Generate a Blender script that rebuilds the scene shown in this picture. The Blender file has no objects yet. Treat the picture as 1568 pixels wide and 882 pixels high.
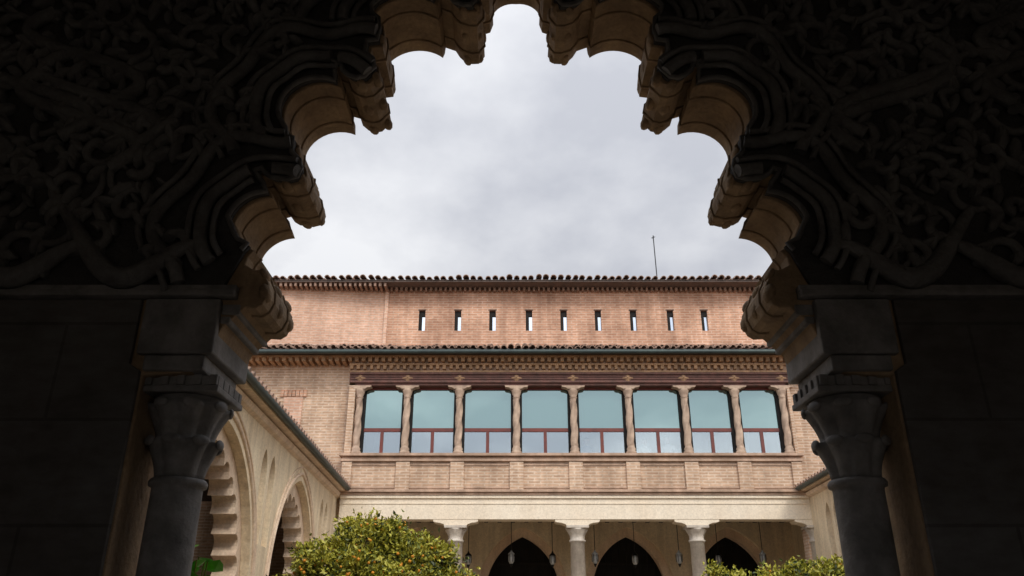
import bpy, bmesh, math, random
from mathutils import Vector, Matrix
random.seed(7)
sc = bpy.context.scene
sc.view_settings.view_transform = 'Standard'
sc.view_settings.look = 'None'
sc.view_settings.exposure = 0

# ---------------------------------------------------------------- materials
def nt(name):
    m = bpy.data.materials.new(name); m.use_nodes = True
    t = m.node_tree; b = t.nodes['Principled BSDF']
    return m, t, b
def mixc(t, fac, a, b, mode='MIX'):
    n = t.nodes.new('ShaderNodeMix'); n.data_type = 'RGBA'; n.blend_type = mode
    for sock, v in ((n.inputs[0], fac), (n.inputs[6], a), (n.inputs[7], b)):
        if hasattr(v, 'links'): t.links.new(v, sock)
        elif isinstance(v, (tuple, list)): sock.default_value = (*v[:3], 1)
        else: sock.default_value = v
    return n.outputs[2]
def noise(t, vec, scale, detail=5, rough=.6):
    n = t.nodes.new('ShaderNodeTexNoise'); n.inputs['Scale'].default_value = scale
    n.inputs['Detail'].default_value = detail; n.inputs['Roughness'].default_value = rough
    t.links.new(vec, n.inputs['Vector']); return n.outputs[0]
def ramp(t, fac, p0, p1, c0=(0,0,0), c1=(1,1,1)):
    r = t.nodes.new('ShaderNodeValToRGB')
    r.color_ramp.elements[0].position = p0; r.color_ramp.elements[1].position = p1
    r.color_ramp.elements[0].color = (*c0, 1); r.color_ramp.elements[1].color = (*c1, 1)
    t.links.new(fac, r.inputs[0]); return r.outputs[0]
def pos(t):
    return t.nodes.new('ShaderNodeNewGeometry').outputs['Position']
def scaled(t, vec, s):
    n = t.nodes.new('ShaderNodeVectorMath'); n.operation = 'MULTIPLY'
    t.links.new(vec, n.inputs[0]); n.inputs[1].default_value = s; return n.outputs[0]
def bump(t, b, h, strength, dist=.02):
    n = t.nodes.new('ShaderNodeBump'); n.inputs['Strength'].default_value = strength
    n.inputs['Distance'].default_value = dist
    t.links.new(h, n.inputs['Height']); t.links.new(n.outputs[0], b.inputs['Normal'])
def stone(name, c1, c2, scale=3, bs=.4, rough=.85, streak=.0, fine=40, bd=.02, metal=0):
    m, t, b = nt(name); p = pos(t)
    n1 = noise(t, p, scale); n2 = noise(t, p, fine, 3)
    col = mixc(t, ramp(t, n1, .35, .65), c1, c2)
    col = mixc(t, .35, col, ramp(t, n2, .3, .7, (.35,.35,.35), (1,1,1)), 'MULTIPLY')
    if streak:
        n3 = noise(t, scaled(t, p, (3, 3, .35)), 1.6, 4)
        col = mixc(t, streak, col, ramp(t, n3, .35, .62, (.38,.33,.29), (1,1,1)), 'MULTIPLY')
    t.links.new(col, b.inputs['Base Color'])
    b.inputs['Roughness'].default_value = rough; b.inputs['Metallic'].default_value = metal
    if bs: bump(t, b, n2, bs, bd)
    return m
def brick(name, c1, c2, mortar, bw=.34, bh=.075, ms=.012, stain=.5, bs=.5, streak=0):
    m, t, b = nt(name); p = pos(t)
    s = t.nodes.new('ShaderNodeSeparateXYZ'); t.links.new(p, s.inputs[0])
    a = t.nodes.new('ShaderNodeMath'); a.operation = 'ADD'
    t.links.new(s.outputs[0], a.inputs[0]); t.links.new(s.outputs[1], a.inputs[1])
    c = t.nodes.new('ShaderNodeCombineXYZ'); t.links.new(a.outputs[0], c.inputs[0]); t.links.new(s.outputs[2], c.inputs[1])
    br = t.nodes.new('ShaderNodeTexBrick'); t.links.new(c.outputs[0], br.inputs['Vector'])
    br.inputs['Scale'].default_value = 1; br.inputs['Brick Width'].default_value = bw
    br.inputs['Row Height'].default_value = bh; br.inputs['Mortar Size'].default_value = ms
    br.inputs['Mortar Smooth'].default_value = .3
    br.inputs['Color1'].default_value = (*c1, 1); br.inputs['Color2'].default_value = (*c2, 1)
    br.inputs['Mortar'].default_value = (*mortar, 1)
    n1 = noise(t, p, .9, 6, .65); n2 = noise(t, scaled(t, p, (1,1,2.5)), 7, 4)
    col = mixc(t, stain, br.outputs[0], ramp(t, n1, .36, .62, (.46,.40,.36), (1.0,1.0,1.0)), 'MULTIPLY')
    col = mixc(t, .6, col, ramp(t, n2, .3, .7, (.5,.46,.43), (1.0,1.0,1.0)), 'MULTIPLY')
    if streak:
        n3 = noise(t, scaled(t, p, (2.2, 2.2, .3)), 1.5, 5)
        col = mixc(t, streak, col, ramp(t, n3, .38, .6, (.42,.36,.32), (1,1,1)), 'MULTIPLY')
    t.links.new(col, b.inputs['Base Color']); b.inputs['Roughness'].default_value = .9
    bump(t, b, br.outputs[1], -bs, .015)
    return m
def glass(name, tint, gcol, gfac, transparent=False, rough=.02):
    m, t, b = nt(name); out = t.nodes['Material Output']
    g = t.nodes.new('ShaderNodeBsdfGlossy'); g.inputs['Roughness'].default_value = rough
    g.inputs['Color'].default_value = (*gcol, 1)
    d = t.nodes.new('ShaderNodeBsdfTransparent' if transparent else 'ShaderNodeBsdfDiffuse')
    d.inputs['Color'].default_value = (*tint, 1)
    n = noise(t, pos(t), .9, 2)
    bm_ = t.nodes.new('ShaderNodeBump'); bm_.inputs['Strength'].default_value = .04; bm_.inputs['Distance'].default_value = .05
    t.links.new(n, bm_.inputs['Height']); t.links.new(bm_.outputs[0], g.inputs['Normal'])
    mx = t.nodes.new('ShaderNodeMixShader'); mx.inputs[0].default_value = gfac
    t.links.new(d.outputs[0], mx.inputs[1]); t.links.new(g.outputs[0], mx.inputs[2])
    t.links.new(mx.outputs[0], out.inputs['Surface'])
    return m

M = {}
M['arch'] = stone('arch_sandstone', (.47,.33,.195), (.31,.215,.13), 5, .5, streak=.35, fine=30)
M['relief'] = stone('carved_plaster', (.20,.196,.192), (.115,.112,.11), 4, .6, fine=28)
M['recess'] = stone('shade_dark_recess', (.07,.068,.067), (.05,.048,.048), 5, .6, fine=28)  # backing coloured darker to stand in for shade in the carving gaps
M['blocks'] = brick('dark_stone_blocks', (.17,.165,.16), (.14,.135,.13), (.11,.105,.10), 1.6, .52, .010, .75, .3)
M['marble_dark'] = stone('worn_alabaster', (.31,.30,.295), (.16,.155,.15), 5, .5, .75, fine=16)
M['room'] = stone('hall_plaster', (.34,.31,.28), (.27,.25,.22), 2, .2)
M['gallery_room'] = stone('gallery_plaster', (.60,.57,.52), (.52,.49,.44), 2, .2)
M['hallfloor'] = brick('hall_floor_tiles', (.28,.25,.22), (.24,.21,.18), (.12,.10,.08), .4, .4, .01)
M['brick_up'] = brick('rose_brick', (.88,.50,.33), (.70,.37,.235), (.86,.63,.48), .32, .085, .018, .6, streak=.4)
M['brick_left'] = brick('pale_rose_brick', (.91,.57,.41), (.82,.49,.345), (.86,.66,.52), .32, .085, .016, .4, streak=.25)
M['brick'] = brick('tan_brick', (.83,.57,.39), (.64,.42,.28), (.86,.69,.53), .34, .08, .019, .5, streak=.35)
M['ledge'] = stone('moulded_tan_stone', (.68,.47,.34), (.46,.32,.23), 2.5, .4, streak=.45)
M['dentil'] = stone('ochre_brick_dentils', (.56,.34,.19), (.34,.21,.12), 4, .3)
M['cream'] = stone('cream_plaster', (.96,.85,.68), (.93,.80,.62), 1.2, .12, streak=.12, fine=25)
M['ochre'] = stone('ochre_plaster', (.94,.79,.56), (.86,.69,.47), 1.1, .35, streak=.34, fine=22)
M['ochre2'] = stone('pink_stone_trim', (.89,.71,.53), (.78,.58,.42), 2.2, .4, streak=.32, fine=22)
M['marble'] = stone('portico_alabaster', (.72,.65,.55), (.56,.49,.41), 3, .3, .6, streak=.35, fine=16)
M['gcol'] = stone('gallery_stone', (.72,.54,.40), (.46,.33,.25), 5, .5, streak=.4, fine=20)
M['tile'] = stone('clay_roof_tile', (.42,.26,.19), (.22,.15,.11), 7, .4, fine=26)
M['tile_under'] = stone('roof_mortar', (.16,.11,.09), (.10,.08,.07), 5, .2)
M['wood'] = stone('carved_dark_wood', (.20,.08,.058), (.11,.05,.036), 5, .5, .6, fine=45)
M['woodframe'] = stone('red_window_frame', (.20,.038,.022), (.13,.028,.02), 6, .1, .45)
M['darkwood'] = stone('dark_ceiling_wood', (.07,.045,.03), (.04,.025,.018), 4, .4, .6)
M['void'] = stone('interior_shade_black', (.018,.015,.013), (.01,.009,.008), 4, .2, .9)  # near-black stands in for interior shade; also colours the doors and shutters
M['gutter'] = stone('grey_green_gutter', (.055,.08,.075), (.04,.055,.055), 4, .1, .5, metal=.3)
M['glass_up'] = glass('teal_glass', (.10,.17,.165), (.36,.48,.475), .60)
M['glass_lo'] = glass('clear_glass', (.95,.97,.97), (.58,.65,.68), .42, True)
M['glass_slot'] = glass('slot_glass', (.3,.35,.4), (.75,.83,.92), .7)
M['iron'] = stone('black_iron', (.04,.04,.04), (.02,.02,.02), 8, .1, .5, metal=.6)
M['lampglass'] = stone('frosted_lamp_glass', (.62,.64,.64), (.5,.52,.52), 5, 0, .3)
M['bark'] = stone('tree_bark', (.12,.09,.06), (.07,.05,.035), 12, .6)
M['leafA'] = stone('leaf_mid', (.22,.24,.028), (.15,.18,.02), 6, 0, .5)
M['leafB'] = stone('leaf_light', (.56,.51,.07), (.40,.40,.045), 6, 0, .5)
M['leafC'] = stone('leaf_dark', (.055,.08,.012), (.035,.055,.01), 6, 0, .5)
M['leafG'] = stone('fresh_leaf', (.16,.55,.03), (.10,.44,.02), 6, 0, .4)
M['orange'] = stone('orange_peel', (.88,.36,.03), (.75,.29,.02), 8, .1, .5)
M['skin'] = stone('skin', (.52,.33,.25), (.47,.29,.21), 5, 0, .5)
M['hair'] = stone('dark_hair', (.05,.03,.02), (.03,.02,.015), 9, 0, .5)
M['white'] = stone('white_cotton', (.88,.88,.87), (.82,.82,.82), 5, 0)
M['blue'] = stone('blue_cotton', (.12,.17,.3), (.09,.13,.24), 5, 0)
M['ground'] = brick('courtyard_paving', (.50,.41,.30), (.43,.35,.26), (.28,.23,.18), .6, .3, .01)
def paving(m):
    t = m.node_tree
    br = [n for n in t.nodes if n.type == 'TEX_BRICK'][0]
    t.links.new(t.nodes.new('ShaderNodeNewGeometry').outputs['Position'], br.inputs['Vector'])
paving(M['ground']); paving(M['hallfloor'])

# ---------------------------------------------------------------- helpers
def link(o, parent=None):
    sc.collection.objects.link(o)
    if parent: o.parent = parent
    return o
def empty(name):
    e = bpy.data.objects.new(name, None); e.empty_display_size = .3
    return link(e)
def mesh(name, vs, fs, mat, parent=None, smooth=False, mi=None):
    me = bpy.data.meshes.new(name); me.from_pydata(vs, [], fs)
    for mm in (mat if isinstance(mat, list) else [mat]): me.materials.append(mm)
    if mi: me.polygons.foreach_set('material_index', mi)
    if smooth: me.polygons.foreach_set('use_smooth', [True]*len(me.polygons))
    me.update()
    return link(bpy.data.objects.new(name, me), parent)
_b = bmesh.new(); bmesh.ops.create_icosphere(_b, subdivisions=2, radius=1); _b.verts.ensure_lookup_table()
ICOV = [v.co.copy() for v in _b.verts]; ICOF = [tuple(v.index for v in f.verts) for f in _b.faces]; _b.free()
def icos(name, parent, mat, mats):
    vs, fs = [], []
    for m in mats:
        b = len(vs); vs += [tuple(m @ v) for v in ICOV]; fs += [(a+b, c+b, d+b) for a, c, d in ICOF]
    return mesh(name, vs, fs, mat, parent, True)
CF = [(0,3,2,1),(4,5,6,7),(0,1,5,4),(1,2,6,5),(2,3,7,6),(3,0,4,7)]
def boxes(name, parent, mat, L, bev=0, jit=0):
    vs, fs = [], []
    for (x0,x1,y0,y1,z0,z1) in L:
        b = len(vs)
        j = lambda: random.uniform(-jit, jit) if jit else 0
        x0+=j();x1+=j();y0+=j();z0+=j()
        vs += [(x0,y0,z0),(x1,y0,z0),(x1,y1,z0),(x0,y1,z0),(x0,y0,z1),(x1,y0,z1),(x1,y1,z1),(x0,y1,z1)]
        fs += [tuple(b+i for i in f) for f in CF]
    o = mesh(name, vs, fs, mat, parent)
    if bev:
        md = o.modifiers.new('b', 'BEVEL'); md.width = bev; md.segments = 2
    return o
def lathe(name, parent, mat, prof, c, seg=24, fn=None):
    vs, fs = [], []
    for (r, z) in prof:
        for i in range(seg):
            a = 2*math.pi*i/seg
            rr = fn(r, z, a) if fn else r
            vs.append((c[0]+rr*math.cos(a), c[1]+rr*math.sin(a), z))
    n = len(prof)
    for j in range(n-1):
        for i in range(seg):
            k = (i+1) % seg
            fs.append((j*seg+i, j*seg+k, (j+1)*seg+k, (j+1)*seg+i))
    fs.append(tuple(range(seg))[::-1]); fs.append(tuple((n-1)*seg+i for i in range(seg)))
    return mesh(name, vs, fs, mat, parent, True)
def slab(name, parent, mat, outer, holes, thick, mtx, bevel=0):
    cu = bpy.data.curves.new(name, 'CURVE'); cu.dimensions = '2D'; cu.fill_mode = 'BOTH'
    cu.extrude = thick/2 - bevel
    if bevel: cu.bevel_depth = bevel; cu.bevel_resolution = 1; cu.offset = -bevel
    for pl in [outer]+holes:
        s = cu.splines.new('POLY'); s.points.add(len(pl)-1)
        for p, q in zip(s.points, pl): p.co = (q[0], q[1], 0, 1)
        s.use_cyclic_u = True
    tmp = bpy.data.objects.new('tmp', cu)
    me = tmp.to_mesh().copy(); tmp.to_mesh_clear()
    bpy.data.objects.remove(tmp)
    me.name = name; me.materials.clear(); me.materials.append(mat)
    me.transform(mtx)
    for p in me.polygons: p.use_smooth = False
    return link(bpy.data.objects.new(name, me), parent)
def facade(y):
    return Matrix(((1,0,0,0),(0,0,-1,y),(0,1,0,0),(0,0,0,1)))
def tubes(name, parent, mat, lines, r, res=3):
    cu = bpy.data.curves.new(name, 'CURVE'); cu.dimensions = '3D'
    cu.bevel_depth = r; cu.bevel_resolution = res
    for ln in lines:
        s = cu.splines.new('POLY'); s.points.add(len(ln)-1)
        for p, q in zip(s.points, ln):
            p.co = (q[0], q[1], q[2], 1); p.radius = q[3] if len(q) > 3 else 1
        s.use_smooth = True
    cu.materials.append(mat); cu.use_fill_caps = True
    return link(bpy.data.objects.new(name, cu), parent)
def circ3(a, b, c):
    ax, ay = a; bx, by = b; cx, cy = c
    d = 2*(ax*(by-cy)+bx*(cy-ay)+cx*(ay-by))
    ux = ((ax*ax+ay*ay)*(by-cy)+(bx*bx+by*by)*(cy-ay)+(cx*cx+cy*cy)*(ay-by))/d
    uy = ((ax*ax+ay*ay)*(cx-bx)+(bx*bx+by*by)*(ax-cx)+(cx*cx+cy*cy)*(bx-ax))/d
    return (ux, uy), math.hypot(ax-ux, ay-uy)
def arc3(a, b, c, n=14):
    o, r = circ3(a, b, c)
    a0 = math.atan2(a[1]-o[1], a[0]-o[0]); a1 = math.atan2(b[1]-o[1], b[0]-o[0]); a2 = math.atan2(c[1]-o[1], c[0]-o[0])
    d1 = (a1-a0) % (2*math.pi); d2 = (a2-a0) % (2*math.pi)
    if d2 < d1: d2 -= 2*math.pi
    return [(o[0]+r*math.cos(a0+d2*i/n), o[1]+r*math.sin(a0+d2*i/n)) for i in range(n+1)]
def pointed(cx, hw, z0, zs, za, n=12):
    h = za-zs; R = (hw*hw+h*h)/(2*hw)
    am = math.atan2(h, R-hw)
    L = [(cx-hw, z0)]
    L += [(cx-hw+R-R*math.cos(am*i/n), zs+R*math.sin(am*i/n)) for i in range(n+1)]
    Rr = [(2*cx-x, z) for x, z in L[:-1]][::-1]
    return L+Rr

# ================================================================= FOREGROUND ARCHWAY
XC = .03
A = [(1.96,0),(1.96,2.84),(1.71,2.86),(1.63,2.98),(1.58,3.12),(1.477,3.226)]
A += [(1.42,3.222),(1.385,3.245),(1.362,3.30),(1.366,3.37),(1.385,3.405),(1.404,3.455),(1.455,3.45),(1.509,3.482),(1.50,3.53),(1.471,3.57),(1.53,3.60),(1.556,3.645)]
A += arc3((1.602,3.739),(1.530,3.858),(1.407,3.904))
A += [(1.43,3.96),(1.464,4.003),(1.492,4.045),(1.449,4.06),(1.42,4.02),(1.385,3.998),(1.30,3.985),(1.238,4.003),(1.225,4.06),(1.238,4.113),(1.29,4.17),(1.294,4.269),(1.332,4.278),(1.345,4.34)]
A += arc3((1.389,4.408),(1.315,4.665),(1.084,4.685))
A += [(1.09,4.76),(1.122,4.838),(1.06,4.817),(1.04,4.76),(.999,4.722),(.95,4.705),(.905,4.715),(.848,4.785),(.862,4.85),(.915,4.90),(.912,4.99),(.847,5.0),(.838,5.09),(.849,5.17),(.89,5.21)]
A += arc3((.901,5.275),(.72,5.395),(.517,5.333))
A += [(.505,5.37),(.500,5.425),(.43,5.395),(.40,5.34),(.369,5.305),(.31,5.28),(.262,5.283),(.222,5.345),(.235,5.42),(.29,5.46),(.239,5.54),(.185,5.562),(.165,5.63)]
A += arc3((.171,5.70),(.12,5.79),(0,5.825), 8)
right = [(XC+x, z) for x, z in A]; left = [(XC-x, z) for x, z in A[:-1]][::-1]
outer = [(-9,7.2),(9,7.2),(9,0)] + right + left + [(-9,0)]
arch = empty('carved_stone_archway')
slab('arch_wall', arch, M['arch'], outer, [], .52, facade(4.26), .010)
AZ_ = [p for p in A if p[1] > 3.22]
full = [(XC+x, z) for x, z in AZ_]+[(XC-x, z) for x, z in AZ_[:-1]][::-1]
tubes('soffit_rolls', arch, M['arch'], [[(x, y, z) for x, z in full] for y in (4.13, 4.40)], .011)
cl = []
for (x, z, a, r) in ((1.385,3.32,.2,.06),(1.40,3.43,.5,.04),(1.26,4.04,.4,.055),(1.34,4.0,1.2,.04),(1.30,4.22,0,.035),(.875,4.77,.6,.055),(.96,4.72,1.2,.04),(.86,5.06,0,.045),(.27,5.33,.9,.05),(.34,5.30,1.3,.035),(.23,5.50,.2,.03)):
    for s in (-1, 1):
        for y in (4.03, 4.27, 4.49):
            cl.append(Matrix.Translation((XC+s*x, y, z))@Matrix.Rotation(s*a,4,'Y')@Matrix.Diagonal((r*.60, .06, r*.95, 1)))
icos('cusp_leaf_clasps', arch, M['arch'], cl)
ar = [(x+.018, z+.012) for x, z in A if z > 3.5]
rl = [(XC+x, z) for x, z in ar]; ll = [(XC-x, z) for x, z in ar[:-1]][::-1]
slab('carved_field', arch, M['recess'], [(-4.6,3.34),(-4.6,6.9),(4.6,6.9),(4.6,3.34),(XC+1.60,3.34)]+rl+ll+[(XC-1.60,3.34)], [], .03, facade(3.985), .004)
for s in (-1, 1):
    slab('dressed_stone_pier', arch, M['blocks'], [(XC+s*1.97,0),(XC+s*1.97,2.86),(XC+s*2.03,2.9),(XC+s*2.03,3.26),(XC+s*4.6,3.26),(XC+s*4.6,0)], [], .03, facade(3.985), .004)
    xs = sorted((XC+s*1.52, XC+s*4.6))
    boxes('string_course', arch, M['marble_dark'], [(xs[0],xs[1],3.92,4.0,3.265,3.30),(xs[0],xs[1],3.94,4.0,3.303,3.335)], .006)
    def ib(a, b, y0, y1, z0, z1):
        q = sorted((XC+s*a, XC+s*b)); return (q[0], q[1], y0, y1, z0, z1)
    boxes('impost_block', arch, M['marble_dark'], [ib(1.60,2.0,3.955,4.54,2.95,3.26), ib(1.64,1.96,3.97,4.5,2.862,2.945)], .01)
    boxes('impost_moulding', arch, M['marble_dark'], [ib(1.545,1.598,3.99,4.53,3.13,3.17), ib(1.50,1.598,3.99,4.53,3.18,3.24)], .008)
    cx, cy = XC+s*1.78, 4.24
    prof = [(.16,0),(.17,.06),(.15,.12),(.135,.16),(.13,.2),(.13,1.0),(.127,2.28),(.128,2.30),(.145,2.305),(.148,2.325),(.138,2.34)]
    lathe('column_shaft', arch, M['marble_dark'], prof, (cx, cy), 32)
    pr = []
    for i in range(9):
        f = i/8; pr.append((.128+.065*f**1.6, 2.341+.19*f))
    pr.append((.15, 2.545))
    for i in range(9):
        f = i/8; pr.append((.145+.075*f**1.5, 2.55+.17*f))
    pr.append((.17, 2.735)); pr.append((.19, 2.76))
    def leafmod(r, z, a):
        if z < 2.545: return r*(.86+.16*abs(math.cos(4*a)))
        if z < 2.73: return r*(.86+.17*abs(math.sin(4*a)))
        return r
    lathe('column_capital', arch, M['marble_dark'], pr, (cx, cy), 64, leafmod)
    tips = []
    for k in range(8):
        for (zz, rr, ph) in ((2.525,.188,0),(2.715,.210,.39)):
            a = k*math.pi/4+ph
            tips.append(Matrix.Translation((cx+rr*math.cos(a), cy+rr*math.sin(a), zz))@Matrix.Rotation(a,4,'Z')@Matrix.Diagonal((.017,.05,.028,1)))
    icos('capital_leaf_tips', arch, M['marble_dark'], tips)
    L = [(cx-.21,cx+.21,cy-.21,cy+.21,2.765,2.80)]
    for i in range(5):
        q = cx-.19+i*.086
        L.append((q, q+.045, cy-.205, cy+.205, 2.802, 2.86))
        q = cy-.19+i*.086
        L.append((cx-.203, cx+.203, q, q+.045, 2.802, 2.858))
    boxes('capital_abacus', arch, M['marble_dark'], L, .006)

front = 3.955
poly = right+left
def inside(x, z):
    c = False; n = len(poly); j = n-1
    for i in range(n):
        xi, zi = poly[i]; xj, zj = poly[j]
        if (zi > z) != (zj > z) and x < (xj-xi)*(z-zi)/(zj-zi)+xi: c = not c
        j = i
    return c
def clear(x, z): return min(math.hypot(x-a, z-b) for a, b in poly)
bands = []; thin = []
lobes = [((1.602,3.739),(1.530,3.858),(1.407,3.904)), ((1.389,4.408),(1.315,4.665),(1.084,4.685)), ((.901,5.275),(.72,5.395),(.517,5.333))]
spans = [(-40,150),(-35,140),(0,165)]
band_pts = []
for (a, b, c), (s0, s1) in zip(lobes, spans):
    o, r = circ3(a, b, c)
    for s in (-1, 1):
        for dr, store, amp in ((.09, thin, 0), (.16, bands, 0), (.23, thin, 0), (.38, bands, .05), (.46, thin, .05)):
            ln = []
            for i in range(41):
                th = math.radians(s0+(s1-s0)*i/40)
                R = r+dr+amp*math.cos(6*th)
                x, z = XC+s*(o[0]+R*math.cos(th)), o[1]+R*math.sin(th)
                if inside(x, z) or clear(x, z) < .03:
                    if len(ln) > 3: store.append(ln)
                    ln = []; continue
                ln.append((x, front-.03-.012*math.sin(i*.6), z))
            if len(ln) > 3: store.append(ln)
for ln in bands+thin: band_pts += [(q[0], q[2]) for q in ln]
rim = []
for s in (-1, 1):
    rim.append([(XC+s*(x+.03), front, z+.02) for x, z in A if z > 3.5])
tubes('arch_edge_roll', arch, M['relief'], rim, .016)
pts = []; tries = 0
spir = []; leaves = []
while len(pts) < 300 and tries < 18000:
    tries += 1
    x = random.uniform(-4.0, 4.0); z = random.uniform(3.5, 6.3)
    if inside(x, z) or clear(x, z) < .13: continue
    if any(math.hypot(x-p[0], z-p[1]) < .22 for p in pts): continue
    if any(math.hypot(x-p[0], z-p[1]) < .075 for p in band_pts): continue
    pts.append((x, z))
    R = random.uniform(.09, .15); a0 = random.uniform(0, 6.28); dr = random.choice((-1, 1)); ln = []
    for i in range(26):
        f = i/25; rr = R*(1.25-1.05*f); a = a0+dr*f*6.8
        ln.append((x+rr*math.cos(a), front-.002-.03*f, z+rr*math.sin(a), .75+.5*f))
    spir.append(ln)
    for k in range(random.randint(4, 7)):
        a = a0+k*1.15+random.uniform(-.3,.3); d = R*random.uniform(.8, 1.35)
        leaves.append((x+d*math.cos(a), z+d*math.sin(a), a+random.uniform(-.8,.8), random.uniform(.03,.075)))
for s in (-1, 1):
    for k in range(4):
        x0 = 1.75+k*.62; ln = []
        for i in range(40):
            f = i/39
            x = x0+.80*f; z = 3.46+.11*math.cos(f*6.28)+(.22*f**4)
            ln.append((XC+s*x, front-.035, z, .7+.9*math.sin(math.pi*f)))
        bands.append(ln)
    for k in range(6):
        x0 = random.uniform(1.9,3.6); z0 = random.uniform(3.9,5.4); ln = []
        for i in range(40):
            f = i/39
            x = x0+.5*f-.25*math.sin(f*6.28); z = z0+.7*f
            if inside(XC+s*x, z) or clear(XC+s*x, z) < .05: continue
            ln.append((XC+s*x, front-.025, z, 1.1))
        if len(ln) > 3: bands.append(ln)
tubes('interlaced_straps', arch, M['relief'], bands, .038)
tubes('strap_fillets', arch, M['relief'], thin, .018)
tubes('scroll_carving', arch, M['relief'], spir, .026)
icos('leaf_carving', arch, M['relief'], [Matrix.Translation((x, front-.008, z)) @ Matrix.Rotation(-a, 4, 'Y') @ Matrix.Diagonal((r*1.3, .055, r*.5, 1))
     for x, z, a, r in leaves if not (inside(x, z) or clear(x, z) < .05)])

hall = empty('palace_hall')
def side(x): return Matrix(((0,0,1,x),(1,0,0,0),(0,1,0,0),(0,0,0,1)))
slab('hall_side_wall', hall, M['room'], [(-5,0),(3.998,0),(3.998,7.0),(-5,7.0)], [pointed(-1.8,.75,.05,2.4,3.7)], .35, side(-4.78))  # pointed opening added, unseen, to let light graze the carved front
slab('hall_side_wall', hall, M['room'], [(-5,0),(3.998,0),(3.998,7.0),(-5,7.0)], [pointed(-1.8,.75,.05,2.4,3.7)], .35, side(4.78))  # same added opening on the other side, for light
slab('hall_rear_wall', hall, M['room'], [(-4.95,0),(4.95,0),(4.95,7),(-4.95,7)], [pointed(-2.4,.65,.05,2.4,3.7),pointed(2.4,.65,.05,2.4,3.7)], .35, facade(-5.18))  # two unseen openings added to brighten the arch front from behind the camera
boxes('hall_ceiling', hall, M['darkwood'], [(-4.95,4.95,-5.4,3.998,7.003,7.2)]+[(x*.7-.08,x*.7+.08,-5,3.99,6.8,7.0) for x in range(-6,7)])
boxes('hall_floor', hall, M['hallfloor'], [(-4.95,4.95,-5.4,4.6,-.2,.012)])

# ================================================================= ground
mesh('ground', [(-300,-300,0),(300,-300,0),(300,300,0),(-300,300,0)], [(0,1,2,3)], M['ground'])

# ================================================================= tiled roofs
def tile_roof(name, parent, x0, x1, ye, ze, yt, zt, sp=.2):
    vs, fs, seg, rows = [], [], 6, 5
    n = int((x1-x0)/sp)
    for i in range(n):
        cx = x0+(i+.5)*sp
        sag = .014*math.sin(i*.21)+.010*math.sin(i*.57+1)
        for j in range(rows):
            f0, f1 = j/rows, (j+1)/rows+.02
            ya, yb = ye+(yt-ye)*f0-random.uniform(0,.06), ye+(yt-ye)*min(f1,1)
            za, zb = ze+(zt-ze)*f0+.02+sag+random.uniform(-.018,.024), ze+(zt-ze)*min(f1,1)-.01
            jx = random.uniform(-.02,.02)
            ra, rb = sp*.40*random.uniform(.90,1.08), sp*.32
            for rr in (1, .78):
                b = len(vs)
                for (yy, zz, r) in ((ya, za, ra*rr), (yb, zb, rb*rr)):
                    for k in range(seg+1):
                        a = math.pi*k/seg
                        vs.append((cx+jx-r*math.cos(a), yy, zz+r*math.sin(a)*1.0))
                for k in range(seg): fs.append((b+k, b+k+1, b+seg+2+k, b+seg+1+k))
            b0 = len(vs)-4*(seg+1); b1 = b0+2*(seg+1)
            for k in range(seg): fs.append((b0+k, b1+k, b1+k+1, b0+k+1))
    mesh(name, vs, fs, M['tile'], parent)
    mesh(name+'_bed', [(x0,ye+.06,ze),(x1,ye+.06,ze),(x1,yt,zt),(x0,yt,zt),(x0,ye+.06,ze-.05),(x1,ye+.06,ze-.05),(x1,yt,zt-.05),(x0,yt,zt-.05)], CF, M['tile_under'], parent)

# ================================================================= FAR PALACE BUILDING
pal = empty('brick_palace_building')
X0, X1 = -4.65, 7.92
cols = [-4.35,-2.99,-1.50,.126,1.75,3.32,4.92,6.37,7.72]
boxes('parapet_wall', pal, M['brick'], [(X0,X1,22.0,22.4,5.19,5.95)])
pil = []
for c in cols[1:-1]: pil.append((c-.19,c+.19,21.93,21.998,5.192,5.948))
pil += [(X0-.01,X0+.26,21.93,21.998,5.192,5.948),(X1-.26,X1+.01,21.93,21.998,5.192,5.948)]
boxes('parapet_pilasters', pal, M['brick'], pil, .008)
boxes('sill_mouldings', pal, M['ledge'], [(X0-.06,X1+.06,21.90,22.5,5.952,6.02),(X0-.03,X1+.03,21.95,22.5,6.023,6.09),(X0-.10,X1+.10,21.85,22.5,6.093,6.17),
        (X0-.08,X1+.08,21.88,22.4,5.12,5.188),(X0-.04,X1+.04,21.94,22.4,5.05,5.117)], .01)
boxes('parapet_panel_moulding', pal, M['ledge'], [(X0,X1,21.97,21.997,5.85,5.90),(X0,X1,21.97,21.997,5.23,5.28)])
boxes('cream_beam', pal, M['cream'], [(X0,X1+.25,22.02,22.5,4.42,5.047)], .01)
boxes('beam_moulding', pal, M['cream'], [(X0,X1+.25,22.0,22.018,4.82,4.84),(X0,X1+.25,21.97,22.018,4.97,5.045)], .005)
boxes('gallery_end_pier', pal, M['brick'], [(X0,-4.47,22.0,22.5,6.172,8.2),(7.84,X1,22.0,22.5,6.172,8.2)], .006)
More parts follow.
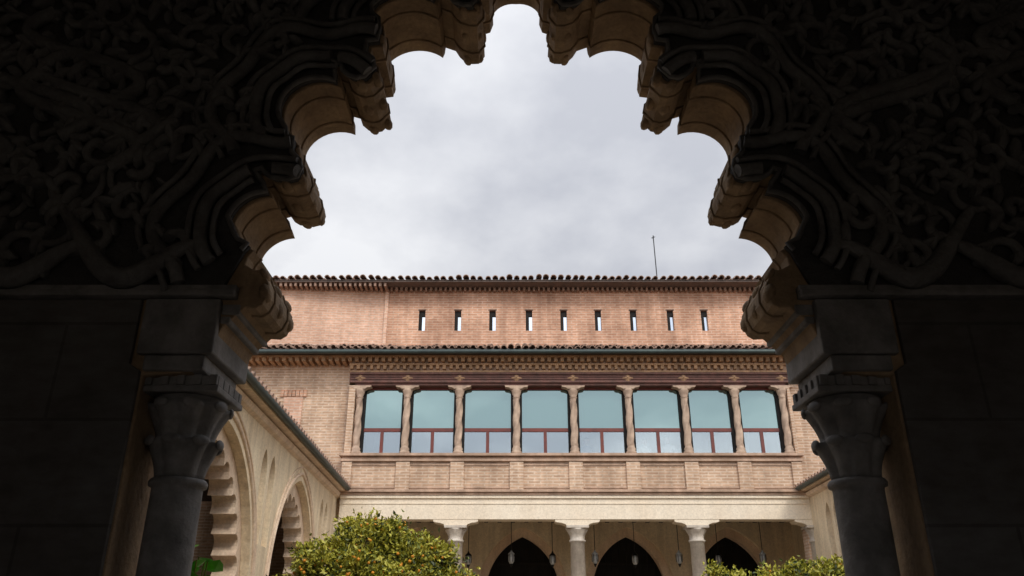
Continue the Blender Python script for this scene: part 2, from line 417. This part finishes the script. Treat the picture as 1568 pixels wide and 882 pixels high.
for c in cols:
    def tw(r, z, a):
        if 6.42 < z < 7.78: return r*(1+.15*math.cos(3*a-z*11))
        return r
    pr = [(.14,6.172),(.14,6.26),(.11,6.28),(.13,6.33),(.10,6.38),(.095,6.41)]
    pr += [(.098-.010*(i/44), 6.42+1.36*i/44) for i in range(45)]
    pr += [(.11,7.80),(.09,7.83),(.12,7.90),(.14,7.98),(.15,8.03)]
    lathe('gallery_column', pal, M['gcol'], pr, (c, 22.12), 24, tw)
    w = .33
    pz = [(-w,8.128),(w,8.128),(w,8.10),(w-.04,8.08),(w-.12,8.07),(.15,8.03),(-.15,8.03),(-w+.12,8.07),(-w+.04,8.08),(-w,8.10)]
    slab('gallery_capital_bracket', pal, M['gcol'], [(c+x, z) for x, z in pz], [], .24, facade(22.11), .005)
boxes('wooden_lintel', pal, M['wood'], [(X0,X1,21.98,22.5,8.20,8.50),(X0,X1,22.0,22.5,8.13,8.197),(X0,X1,21.93,21.978,8.44,8.50),(X0,X1,21.94,21.978,8.20,8.24)], .005)
boxes('lintel_beads', pal, M['wood'], [(X0,X1,21.955,21.978,8.30,8.315),(X0,X1,21.955,21.978,8.37,8.385)])
vs, fs = [], []
for c in cols:
    for (R, y) in ((.13,21.93),(.055,21.90)):
        b = len(vs); ww = 1.25
        vs += [(c-R*ww,21.977,8.34),(c,21.977,8.34-R*.8),(c+R*ww,21.977,8.34),(c,21.977,8.34+R*.8),(c,y,8.34)]
        fs += [(b,b+1,b+4),(b+1,b+2,b+4),(b+2,b+3,b+4),(b+3,b,b+4)]
mesh('lintel_diamond_rosettes', vs, fs, M['dentil'], pal)
EL, ER = -14, 15
boxes('cornice_strips', pal, M['dentil'], [(X0-.02,X1+.02,21.94,22.4,8.503,8.56),(X0-.02,X1+.02,21.86,22.4,8.70,8.745),(EL,ER,21.72,22.4,8.90,8.95)], .004)
boxes('cornice_wall', pal, M['ledge'], [(X0,X1,21.99,22.4,8.562,8.698),(X0,X1,21.93,22.4,8.747,8.898)])
d = []
x = X0
while x < X1-.1:
    d.append((x, x+.09, 21.87, 21.99, 8.59, 8.698)); x += .19
x = EL
while x < ER:
    d.append((x, x+.10, 21.74, 21.93 if X0-.1 < x < X1 else 22.3, 8.78, 8.897)); x += .19
boxes('cornice_dentils', pal, M['dentil'], d, 0, .006)
boxes('eave_boards', pal, M['darkwood'], [(EL,ER,21.50,22.6,8.955,9.0)])
tubes('eave_gutter', pal, M['gutter'], [[(EL,21.44,8.96),(ER,21.44,8.96)]], .065)
tile_roof('lower_roof_tiles', pal, EL, ER, 21.42, 9.03, 24.0, 9.96, .21)
boxes('side_brick_wall', pal, M['brick'], [(-14,X0,22.25,22.6,0,8.95),(X1,15,22.25,22.6,0,8.95)])
boxes('blocked_window', pal, M['brick_left'], [(-6.55,-6.0,22.22,22.249,7.0,7.85)])
boxes('blocked_window_head', pal, M['brick_up'], [(-6.65+.11*i,-6.56+.11*i,22.2,22.249,7.86,8.06) for i in range(7)], 0, .004)
boxes('gallery_interior', pal, M['gallery_room'], [(X0,X1,22.5,27,5.05,5.10),(X0,X1,26.6,27,5.1,8.9),(X0,X1,22.6,27,8.55,8.6),(X0-.3,X0,22.6,27,5,8.9),(X1,X1+.3,22.6,27,5,8.9)])
fr, lo, up = [], [], []
for a, b in zip(cols[:-1], cols[1:]):
    a2, b2 = a+.05, b-.05
    fr += [(a2,a2+.07,22.265,22.33,6.172,8.128),(b2-.07,b2,22.265,22.33,6.172,8.128),(a2+.07,b2-.07,22.25,22.335,6.85,6.95),
           (a2+.07,b2-.07,22.265,22.33,6.172,6.235),((a+b)/2-.045,(a+b)/2+.045,22.255,22.33,6.236,6.848),(a2+.07,b2-.07,22.265,22.33,8.07,8.128)]
    lo.append((a2+.07,b2-.07,22.285,22.295,6.236,6.848)); up.append((a2+.07,b2-.07,22.285,22.295,6.951,8.069))
boxes('window_frames', pal, M['woodframe'], fr)
boxes('lower_window_panes', pal, M['glass_lo'], lo)
boxes('upper_window_panes', pal, M['glass_up'], up)
boxes('painted_shade_strips', pal, M['void'], [(c-.16,c+.16,22.225,22.248,6.172,8.128) for c in cols[1:-1]]+[(cols[0]-.1,cols[0]+.16,22.225,22.248,6.172,8.128),(cols[-1]-.16,cols[-1]+.1,22.225,22.248,6.172,8.128)])  # black strips painted in for the interior shadow beside each column

slots = [-2.91,-1.75,-.63,.55,1.67,2.78,3.92,5.12,6.22]
holes = [[(s-.105,10.54),(s+.105,10.54),(s+.105,11.24),(s-.105,11.24)] for s in slots]
slab('upper_wall', pal, M['brick_up'], [(-4.05,9.3),(15,9.3),(15,11.98),(-4.05,11.98)], holes, .5, facade(24.25))
mesh('upper_wall_bend', [(-4.05,24.0,9.3),(-15,23.3,9.3),(-15,23.3,11.98),(-4.05,24.0,11.98),(-4.05,24.5,9.3),(-15,24.5,9.3),(-15,24.5,11.98),(-4.05,24.5,11.98)],
     [(0,1,2,3),(4,7,6,5),(3,2,6,7)], M['brick_left'], pal)
boxes('upper_wall_corner', pal, M['brick_left'], [(-4.13,-4.02,23.93,24.02,9.6,11.98)])
boxes('slot_window_panes', pal, M['glass_slot'], [(s+.0,s+.105,24.10,24.12,10.54,11.05) for s in slots])
boxes('slot_window_shutters', pal, M['void'], [(s-.105,s-.002,24.06,24.13,10.54,11.24) for s in slots]+[(s-.002,s+.105,24.06,24.13,11.052,11.24) for s in slots])
boxes('slot_window_heads', pal, M['darkwood'], [(s-.13,s+.13,23.985,24.15,11.241,11.27) for s in slots])
boxes('slot_backing', pal, M['darkwood'], [(-4,15,24.51,24.6,9.3,11.95)])
d = []; x = -15
while x < 15:
    d.append((x, x+.07, 23.45 if x < -4.05 else 23.82, 24.1, 11.87, 11.99)); x += .16
boxes('upper_cornice_dentils', pal, M['tile'], d, 0, .006)
boxes('upper_eave', pal, M['tile_under'], [(-15,15,23.4,24.5,11.995,12.04)])
tile_roof('upper_roof_tiles', pal, -15, 15, 23.34, 12.07, 26.5, 12.9, .235)

pcols = [-4.75,-1.51,1.75,4.95,8.17]
for c in pcols:
    pr = [(.26,0),(.27,.1),(.22,.16),(.25,.24),(.205,.3),(.205,1.2),(.19,3.85),(.22,3.86),(.225,3.9),(.19,3.92),(.19,4.0),(.21,4.06),(.27,4.16),(.285,4.2)]
    lathe('portico_column', pal, M['marble'], pr, (c, 22.25), 32, lambda r, z, a: r*(1+(.06*math.cos(8*a) if 3.95 < z < 4.17 else 0)))
    boxes('portico_abacus', pal, M['marble'], [(c-.3,c+.3,21.97,22.53,4.20,4.27)], .01)
    L = [(-.30,4.272),(.30,4.272),(.33,4.30),(.42,4.33),(.55,4.345),(.60,4.37),(.60,4.418),(-.60,4.418),(-.60,4.37),(-.55,4.345),(-.42,4.33),(-.33,4.30)]
    slab('portico_bracket', pal, M['cream'], [(c+x, z) for x, z in L], [], .44, facade(22.25), .008)
pc = [-2.95,.33,3.6,6.75]
slab('portico_back_wall', pal, M['ochre'], [(X0-.5,0),(X1+.8,0),(X1+.8,4.93),(X0-.5,4.93)], [pointed(c,1.38,.02,2.75,4.68) for c in pc], .2, facade(25.9))
slab('portico_inner_arches', pal, M['ochre2'], [(X0-.5,0),(X1+.8,0),(X1+.8,4.93),(X0-.5,4.93)], [pointed(c,1.14,.02,2.75,4.42) for c in pc], .3, facade(26.152))
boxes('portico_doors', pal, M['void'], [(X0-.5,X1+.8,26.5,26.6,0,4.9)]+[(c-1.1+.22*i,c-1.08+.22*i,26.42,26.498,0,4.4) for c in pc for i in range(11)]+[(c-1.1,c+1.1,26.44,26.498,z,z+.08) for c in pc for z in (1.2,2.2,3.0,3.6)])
boxes('portico_ceiling', pal, M['darkwood'], [(X0-.5,X1+.8,22.5,26.3,4.935,5.0)]+[(X0+i*.42,X0+i*.42+.12,22.52,25.79,4.80,4.932) for i in range(32)])
boxes('portico_side_wall', pal, M['ochre'], [(X0-.7,X0-.5,22.6,26.3,0,4.93),(X1+.8,X1+1.0,22.6,26.3,0,4.93)])

def lantern(x, y, white):
    e = empty('hanging_lantern')
    tubes('rod', e, M['iron'], [[(x,y,3.80),(x,y,4.80)]], .010)
    lathe('lamp_glass', e, M['lampglass'], [(.045,3.45),(.085,3.52),(.09,3.62),(.07,3.70)], (x,y), 6)
    lathe('lamp_cap', e, M['iron'] if not white else M['lampglass'], [(.10,3.701),(.085,3.73),(.03,3.78),(.02,3.82)], (x,y), 6)
    lathe('lamp_base', e, M['iron'], [(.01,3.36),(.03,3.40),(.05,3.449)], (x,y), 6)
    tubes('lamp_bars', e, M['iron'], [[(x+.088*math.cos(a),y+.088*math.sin(a),3.50),(x+.093*math.cos(a),y+.093*math.sin(a),3.70)] for a in [i*math.pi/3 for i in range(6)]], .008)
for i, x in enumerate([-1.27,-.02,1.18,2.38,3.58,4.79,6.01,7.19]): lantern(x, 24.0 if i%2 else 24.4, i%2)

ant = empty('rooftop_antenna')
tubes('mast', ant, M['iron'], [[(5.2,26,12.6),(5.17,26,15.0)]], .018)
tubes('tips', ant, M['iron'], [[(5.10,26,14.9),(5.24,26,14.95)],[(5.17,25.9,14.9),(5.17,26.1,14.93)]], .012)

# ================================================================= SIDE WINGS
def scallop(path, depth):
    out = []
    for (a, b) in zip(path[:-1], path[1:]):
        dx, dz = b[0]-a[0], b[1]-a[1]; L = math.hypot(dx, dz); nx, nz = -dz/L, dx/L
        for k in range(7):
            f = k/7; w = math.sin(math.pi*f)**.55*depth
            out.append((a[0]+dx*f+nx*w, a[1]+dz*f+nz*w))
    out.append(path[-1]); return out
def resample(p, step):
    tot = sum(math.dist(a,b) for a,b in zip(p[:-1],p[1:])); n = max(2, round(tot/step)); out = [p[0]]; want = tot/n; acc = 0
    for a, b in zip(p[:-1], p[1:]):
        L = math.dist(a,b); t0 = 0
        while acc+(L-t0) >= want-1e-9 and len(out) < n:
            t0 += want-acc; acc = 0
            out.append((a[0]+(b[0]-a[0])*t0/L, a[1]+(b[1]-a[1])*t0/L))
        acc += L-t0
    if len(out) < n+1: out.append(p[-1])
    out[-1] = p[-1]
    return out
def wing(sign):
    w = empty('arcade_wing')
    if sign < 0:
        x_at = lambda y: -3.87-.04*y; dv = Vector((-.04,1,0)).normalized()
    else:
        x_at = lambda y: 7.16+.04*y; dv = Vector((.04,1,0)).normalized()
    nrm = dv.cross(Vector((0,0,1)))
    inn = -sign
    def mt(off):
        o = Vector((x_at(0),0,0)) + nrm*off*inn
        return Matrix(((dv.x,0,nrm.x,o.x),(dv.y,0,nrm.y,o.y),(0,1,0,0),(0,0,0,1)))
    arches = [(6.2,2.3,2.1,4.50),(11.95,2.35,2.1,4.62),(17.55,2.0,2.3,4.66)]
    lanc = [14.42,15.02,20.15,20.75,8.85,9.35]
    H1 = [pointed(c,h,.05,zs,za) for c,h,zs,za in arches]
    HL = [pointed(c,.20,3.05,4.28,4.68,5) for c in lanc]
    HLb = [pointed(c,.15,3.12,4.24,4.60,5) for c in lanc]
    outer = [(4.6,0),(22.6,0),(22.6,5.1),(4.6,5.1)]
    slab('wing_outer_wall', w, M['ochre'], outer, H1+HL, .16, mt(-.08), .006)
    Hs = []
    for c,h,zs,za in arches:
        base = pointed(c,h-.32,.3,zs,za-.44,20)
        half = base[:len(base)//2+1]
        sc_ = scallop(resample(half, .36), .17)
        Hs.append([(sc_[0][0], .05)]+sc_+[(2*c-x, z) for x, z in sc_[:-1]][::-1]+[(2*c-sc_[0][0], .05)])
    slab('wing_lobed_arches', w, M['ochre2'], outer, Hs+HLb, .40, mt(-.362), .006)
    lines = []
    for c,h,zs,za in arches:
        for (dh, rr) in ((.13, 1), (.26, .6)):
            q = pointed(c,h+dh,.05,zs,za+dh*1.08,16)
            ln = []
            for (s_, z) in q:
                if z > 4.95: z = 4.95
                p = Vector((x_at(0),0,0))+dv*s_+nrm*inn*.01; ln.append((p.x,p.y,z,rr))
            lines.append(ln)
    tubes('arch_moulding', w, M['ochre2'], lines, .035)
    def P(s_, off, z):
        p = Vector((x_at(0),0,0))+dv*s_+nrm*inn*off; return (p.x,p.y,z)
    def prism(name, mat, quad, s0=4.6, s1=22.24):
        vs = [P(s0,o,z) for o,z in quad]+[P(s1,o,z) for o,z in quad]; n = len(quad)
        fs = [tuple(range(n)), tuple(range(n,2*n))[::-1]]+[(i,(i+1)%n,n+(i+1)%n,n+i) for i in range(n)]
        o = mesh(name, vs, fs, mat, w); bm = bmesh.new(); bm.from_mesh(o.data); bmesh.ops.recalc_face_normals(bm, faces=bm.faces); bm.to_mesh(o.data); bm.free()
    prism('wing_cornice', M['ochre2'], [(0.002,4.98),(.08,5.02),(.12,5.10),(.002,5.10)])
    prism('wing_eave_board', M['ochre2'], [(-.3,5.105),(.24,5.155),(.24,5.22),(-.3,5.22)])
    prism('wing_roof', M['tile'], [(.33,5.24),(-5.0,6.45),(-5.0,6.35),(.30,5.215)])
    tubes('wing_gutter', w, M['gutter'], [[P(4.6,.31,5.22),P(22.2,.31,5.22)]], .068)
    tubes('wing_roof_ridges', w, M['tile'], [[P(4.8+.24*i,.38,5.25),P(4.8+.24*i,-5.0,6.47)] for i in range(72)], .06, 1)
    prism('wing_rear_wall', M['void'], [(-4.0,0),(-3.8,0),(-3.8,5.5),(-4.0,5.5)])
    prism('wing_ceiling', M['darkwood'], [(-3.8,4.9),(-.57,4.9),(-.57,5.0),(-3.8,5.0)])
    boxes('wing_interior_lattice', w, M['darkwood'], [(P(6+i*.9,-3.7,0)[0]-.04,P(6+i*.9,-3.7,0)[0]+.04,6+i*.9,6.1+i*.9,0,4.8) for i in range(17)])
wing(-1); wing(1)

# ================================================================= TREES
def orange_tree(name, base, top_trunk, clumps, nleaf, norange, ls=.075):
    e = empty(name)
    bx, by = base
    lines = [[(bx,by,0,1.5),(bx+.03,by,.5,1.15),(bx-.02,by+.02,top_trunk,1.0)]]
    for (x,y,z,r) in clumps:
        mx, my, mz = (bx+x)/2+random.uniform(-.08,.08), (by+y)/2, (top_trunk+z)/2-.05
        lines.append([(bx-.02,by+.02,top_trunk,.8),(mx,my,mz,.5),(x,y,z,.25)])
        for k in range(5):
            v = Vector((random.gauss(0,1),random.gauss(0,1),random.gauss(.4,1))).normalized()*r*.95
            lines.append([(x,y,z,.22),(x+v.x*.5,y+v.y*.5,z+v.z*.55,.16),(x+v.x,y+v.y,z+v.z,.07)])
    tubes('trunk_and_limbs', e, M['bark'], lines, .075)
    vs, fs, mi = [], [], []
    tot = sum(r**2 for *_, r in clumps)
    for (x,y,z,r) in clumps:
        ns = int(nleaf*r*r/tot/9)
        for _ in range(ns):
            v = Vector((random.gauss(0,1),random.gauss(0,1),random.gauss(.15,1))).normalized()
            d = r*(.35+.70*random.random()**.55)*(random.uniform(1.1,1.4) if random.random()<.13 else 1)
            c = Vector((x,y,z))+Vector((v.x*d,v.y*d,v.z*d*.9))
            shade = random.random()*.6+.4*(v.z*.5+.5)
            for k in range(9):
                p = c+Vector((random.gauss(0,.055),random.gauss(0,.055),random.gauss(0,.05)))
                ax = (v+Vector((random.gauss(0,.7),random.gauss(0,.7),random.gauss(0,.6)))).normalized()
                sd = ax.cross(Vector((random.gauss(0,1),random.gauss(0,1),random.gauss(0,1)))).normalized()
                nn = ax.cross(sd)
                L = ls*random.uniform(.7,1.4); W = L*.27; b = len(vs)
                vs += [tuple(p-ax*L*.5), tuple(p+sd*W+nn*.006), tuple(p+ax*L*.5-nn*L*.12), tuple(p-sd*W+nn*.006)]
                fs.append((b,b+1,b+2,b+3))
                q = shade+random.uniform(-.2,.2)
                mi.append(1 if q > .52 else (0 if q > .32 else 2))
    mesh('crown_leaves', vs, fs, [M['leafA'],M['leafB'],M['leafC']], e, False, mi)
    ms = []
    for _ in range(norange):
        x,y,z,r = random.choices(clumps, [c[3]**2 for c in clumps])[0]
        v = Vector((random.gauss(0,1),random.gauss(-.6,1),random.gauss(0,1))).normalized()*r*random.uniform(.82,1.04)
        ms.append(Matrix.Translation((x+v.x,y+v.y,z+v.z*.9))@Matrix.Scale(random.uniform(.017,.027),4))
    icos('oranges', e, M['orange'], ms)
orange_tree('orange_tree', (-2.1,13.0), 1.3,
    [(-2.25,13,2.84,.50),(-2.80,12.9,2.46,.52),(-1.55,13,2.56,.54),(-2.3,12.6,2.3,.55),(-1.12,13.1,2.14,.52),(-3.16,13.1,2.0,.52),(-1.8,12.6,2.0,.62),(-2.0,13.5,2.4,.64),(-2.7,12.8,1.75,.55),(-1.1,12.9,1.65,.5),
     (-1.82,12.9,3.04,.24),(-2.55,13,3.10,.22),(-3.1,12.9,2.68,.24),(-3.55,13,2.18,.22),(-1.05,12.9,2.68,.20),(-.72,13,2.30,.20)],
    31000, 380)
orange_tree('orange_tree', (4.7,15.0), 1.2,
    [(4.6,15,2.12,.55),(5.4,14.9,2.32,.50),(3.95,15,2.18,.46),(4.9,14.7,1.9,.6),(5.85,15,2.05,.5),(4.2,14.8,1.7,.5),(3.6,14.9,2.55,.20),(4.95,14.9,2.62,.2),(5.75,14.9,2.6,.22)],
    17000, 60)

pl = empty('leafy_shrub')
lines, vs, fs = [], [], []
for k in range(12):
    a = random.uniform(0,6.28); tx = -2.02+.09*math.cos(a); ty = 5.35+.12*math.sin(a); tz = random.uniform(1.9,2.12)
    lines.append([(-2.1,5.4,0,1),( -2.1+(tx+2.1)*.4,5.4,tz*.5,.8),(tx,ty,tz,.4)])
    for j in range(8):
        z = tz-j*.12; b = len(vs); th = random.uniform(0,6.28); L = random.uniform(.12,.17)
        p = Vector((tx,ty,z)); ax = Vector((math.cos(th),math.sin(th),-.35)).normalized(); sd = ax.cross(Vector((0,0,1))).normalized()
        sd = (sd+Vector((0,0,random.uniform(-.6,.6)))).normalized()
        up_ = sd.cross(ax)
        vs += [tuple(p), tuple(p+ax*L*.35+sd*L*.42), tuple(p+ax*L*.7+sd*L*.30), tuple(p+ax*L), tuple(p+ax*L*.7-sd*L*.30), tuple(p+ax*L*.35-sd*L*.42), tuple(p+ax*L*.5+up_*-.015)]
        fs += [(b,b+1,b+6),(b+1,b+2,b+6),(b+2,b+3,b+6),(b+3,b+4,b+6),(b+4,b+5,b+6),(b+5,b,b+6)]
tubes('stems', pl, M['leafA'], lines, .012, 1)
mesh('leaves', vs, fs, M['leafG'], pl)

# ================================================================= PEOPLE in the gallery
def person(x, y, z0, h, shirt, turn):
    S = h/1.75
    V = [(0,0,.95,.135),(0,0,1.12,.12),(0,0,1.32,.145),(0,.01,1.46,.075),(0,0,1.53,.052),(0,-.015,1.60,.078),(0,-.01,1.68,.092),(0,.005,1.75,.055)]
    E = [(i,i+1) for i in range(7)]
    def add(p, par): V.append(p); E.append((par, len(V)-1)); return len(V)-1
    for s in (-1,1):
        sh = add((s*.17,0,1.42,.062),2); el = add((s*.25,.04,1.15,.045),sh); wr = add((s*.22,-.16,1.02,.03),el)
        pa = add((s*.20,-.24,1.03,.030),wr)
        for k,(dx,L) in enumerate(((-.028,.065),(-.010,.078),(.010,.075),(.028,.058))):
            f1 = add((s*.20+dx,-.24-L*.6,1.035,.009),pa); add((s*.20+dx,-.24-L,1.015,.007),f1)
        th = add((s*.20-s*.035,-.235,1.04,.010),wr); add((s*.20-s*.05,-.275,1.035,.008),th)
        hp = add((s*.09,0,.88,.10),0); kn = add((s*.10,-.02,.50,.07),hp); an = add((s*.10,.02,.09,.043),kn); add((s*.11,-.16,.035,.038),an)
    me = bpy.data.meshes.new('body'); me.from_pydata([v[:3] for v in V], E, []); o = bpy.data.objects.new('body', me); sc.collection.objects.link(o)
    o.modifiers.new('s','SKIN')
    for i, v in enumerate(V): me.skin_vertices[0].data[i].radius = (v[3], v[3]*(.75 if i in (0,1,2) else 1))
    me.skin_vertices[0].data[0].use_root = True
    sb = o.modifiers.new('ss','SUBSURF'); sb.levels = 2; sb.render_levels = 2
    dg = bpy.context.evaluated_depsgraph_get(); dg.update()
    m2 = bpy.data.meshes.new_from_object(o.evaluated_get(dg)); bpy.data.objects.remove(o)
    m2.materials.clear()
    for q in ('skin',shirt,'blue','hair'): m2.materials.append(M[q])
    for p in m2.polygons:
        c = p.center; p.use_smooth = True
        if c.z > 1.69 or (c.z > 1.55 and c.y > .02): p.material_index = 3
        elif c.z > 1.49: p.material_index = 0
        elif c.z > .93: p.material_index = 0 if c.y < -.14 else 1
        elif c.z > .1: p.material_index = 2
        else: p.material_index = 3
    bm = bmesh.new(); bm.from_mesh(m2)
    for (p, r, sc_) in (((0,-.105,1.64),.014,(1,1.3,1.4)),((.09,0,1.64),.02,(.5,1,1.4)),((-.09,0,1.64),.02,(.5,1,1.4))):
        bmesh.ops.create_icosphere(bm, subdivisions=2, radius=r, matrix=Matrix.Translation(p)@Matrix.Diagonal((*sc_,1)))
    bm.to_mesh(m2); bm.free()
    m2.transform(Matrix.Translation((x,y,z0))@Matrix.Rotation(turn,4,'Z')@Matrix.Scale(S,4))
    link(bpy.data.objects.new('person', m2))
person(3.80,22.70,5.10,1.66,'white',.3)
person(4.46,22.70,5.10,1.74,'white',-.4)
person(2.15,22.80,5.10,1.72,'blue',.1)

# ================================================================= WORLD + SUN
EL_, AZ = math.radians(42), math.radians(153)
wd = bpy.data.worlds.new('World'); sc.world = wd; wd.use_nodes = True
t = wd.node_tree; bg = t.nodes['Background']; bg.inputs['Strength'].default_value = .1
sky = t.nodes.new('ShaderNodeTexSky'); sky.sky_type = 'NISHITA'; sky.sun_disc = False
sky.sun_elevation = EL_; sky.sun_rotation = AZ; sky.dust_density = 3
tc = t.nodes.new('ShaderNodeTexCoord'); sp = t.nodes.new('ShaderNodeSeparateXYZ'); t.links.new(tc.outputs['Generated'], sp.inputs[0])
def mth(op, a, b=0):
    n = t.nodes.new('ShaderNodeMath'); n.operation = op
    for i, v in enumerate((a, b)):
        if hasattr(v, 'links'): t.links.new(v, n.inputs[i])
        else: n.inputs[i].default_value = v
    return n.outputs[0]
zc = mth('MAXIMUM', sp.outputs[2], 0)
den = mth('ADD', zc, .35)
cv = t.nodes.new('ShaderNodeCombineXYZ')
t.links.new(mth('DIVIDE', sp.outputs[0], den), cv.inputs[0]); t.links.new(mth('DIVIDE', sp.outputs[1], den), cv.inputs[1]); cv.inputs[2].default_value = 5.1
n1 = noise(t, cv.outputs[0], 2.1, 7, .52)
cloud = ramp(t, n1, .37, .59, (6.3,6.5,7.15), (10.3,10.4,10.7))
grad = mth('ADD', mth('MULTIPLY', zc, 1.0), .44)
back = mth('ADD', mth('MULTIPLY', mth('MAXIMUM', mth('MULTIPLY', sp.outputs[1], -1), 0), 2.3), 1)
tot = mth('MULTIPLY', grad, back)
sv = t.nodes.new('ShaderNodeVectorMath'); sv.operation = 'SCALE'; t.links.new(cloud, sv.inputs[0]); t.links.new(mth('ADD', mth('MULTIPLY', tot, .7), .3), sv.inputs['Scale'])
fin = mixc(t, .94, sky.outputs[0], sv.outputs[0])
t.links.new(fin, bg.inputs['Color'])

sl = bpy.data.lights.new('sun', 'SUN'); sl.energy = 1.4; sl.angle = math.radians(14); sl.color = (1,.94,.84)
so = link(bpy.data.objects.new('sun', sl))
dirv = Vector((-math.sin(AZ)*math.cos(EL_), -math.cos(AZ)*math.cos(EL_), -math.sin(EL_)))
so.rotation_euler = dirv.to_track_quat('-Z','Y').to_euler(); so.location = (6,-12,20)

cd = bpy.data.cameras.new('camera'); cam = link(bpy.data.objects.new('camera', cd))
cd.sensor_width = 36; cd.lens = 28.0; cd.clip_end = 1000; cd.clip_start = .05
cam.location = (0,0,1.6); cam.rotation_euler = (math.radians(90+23.5),0,0)
sc.camera = cam
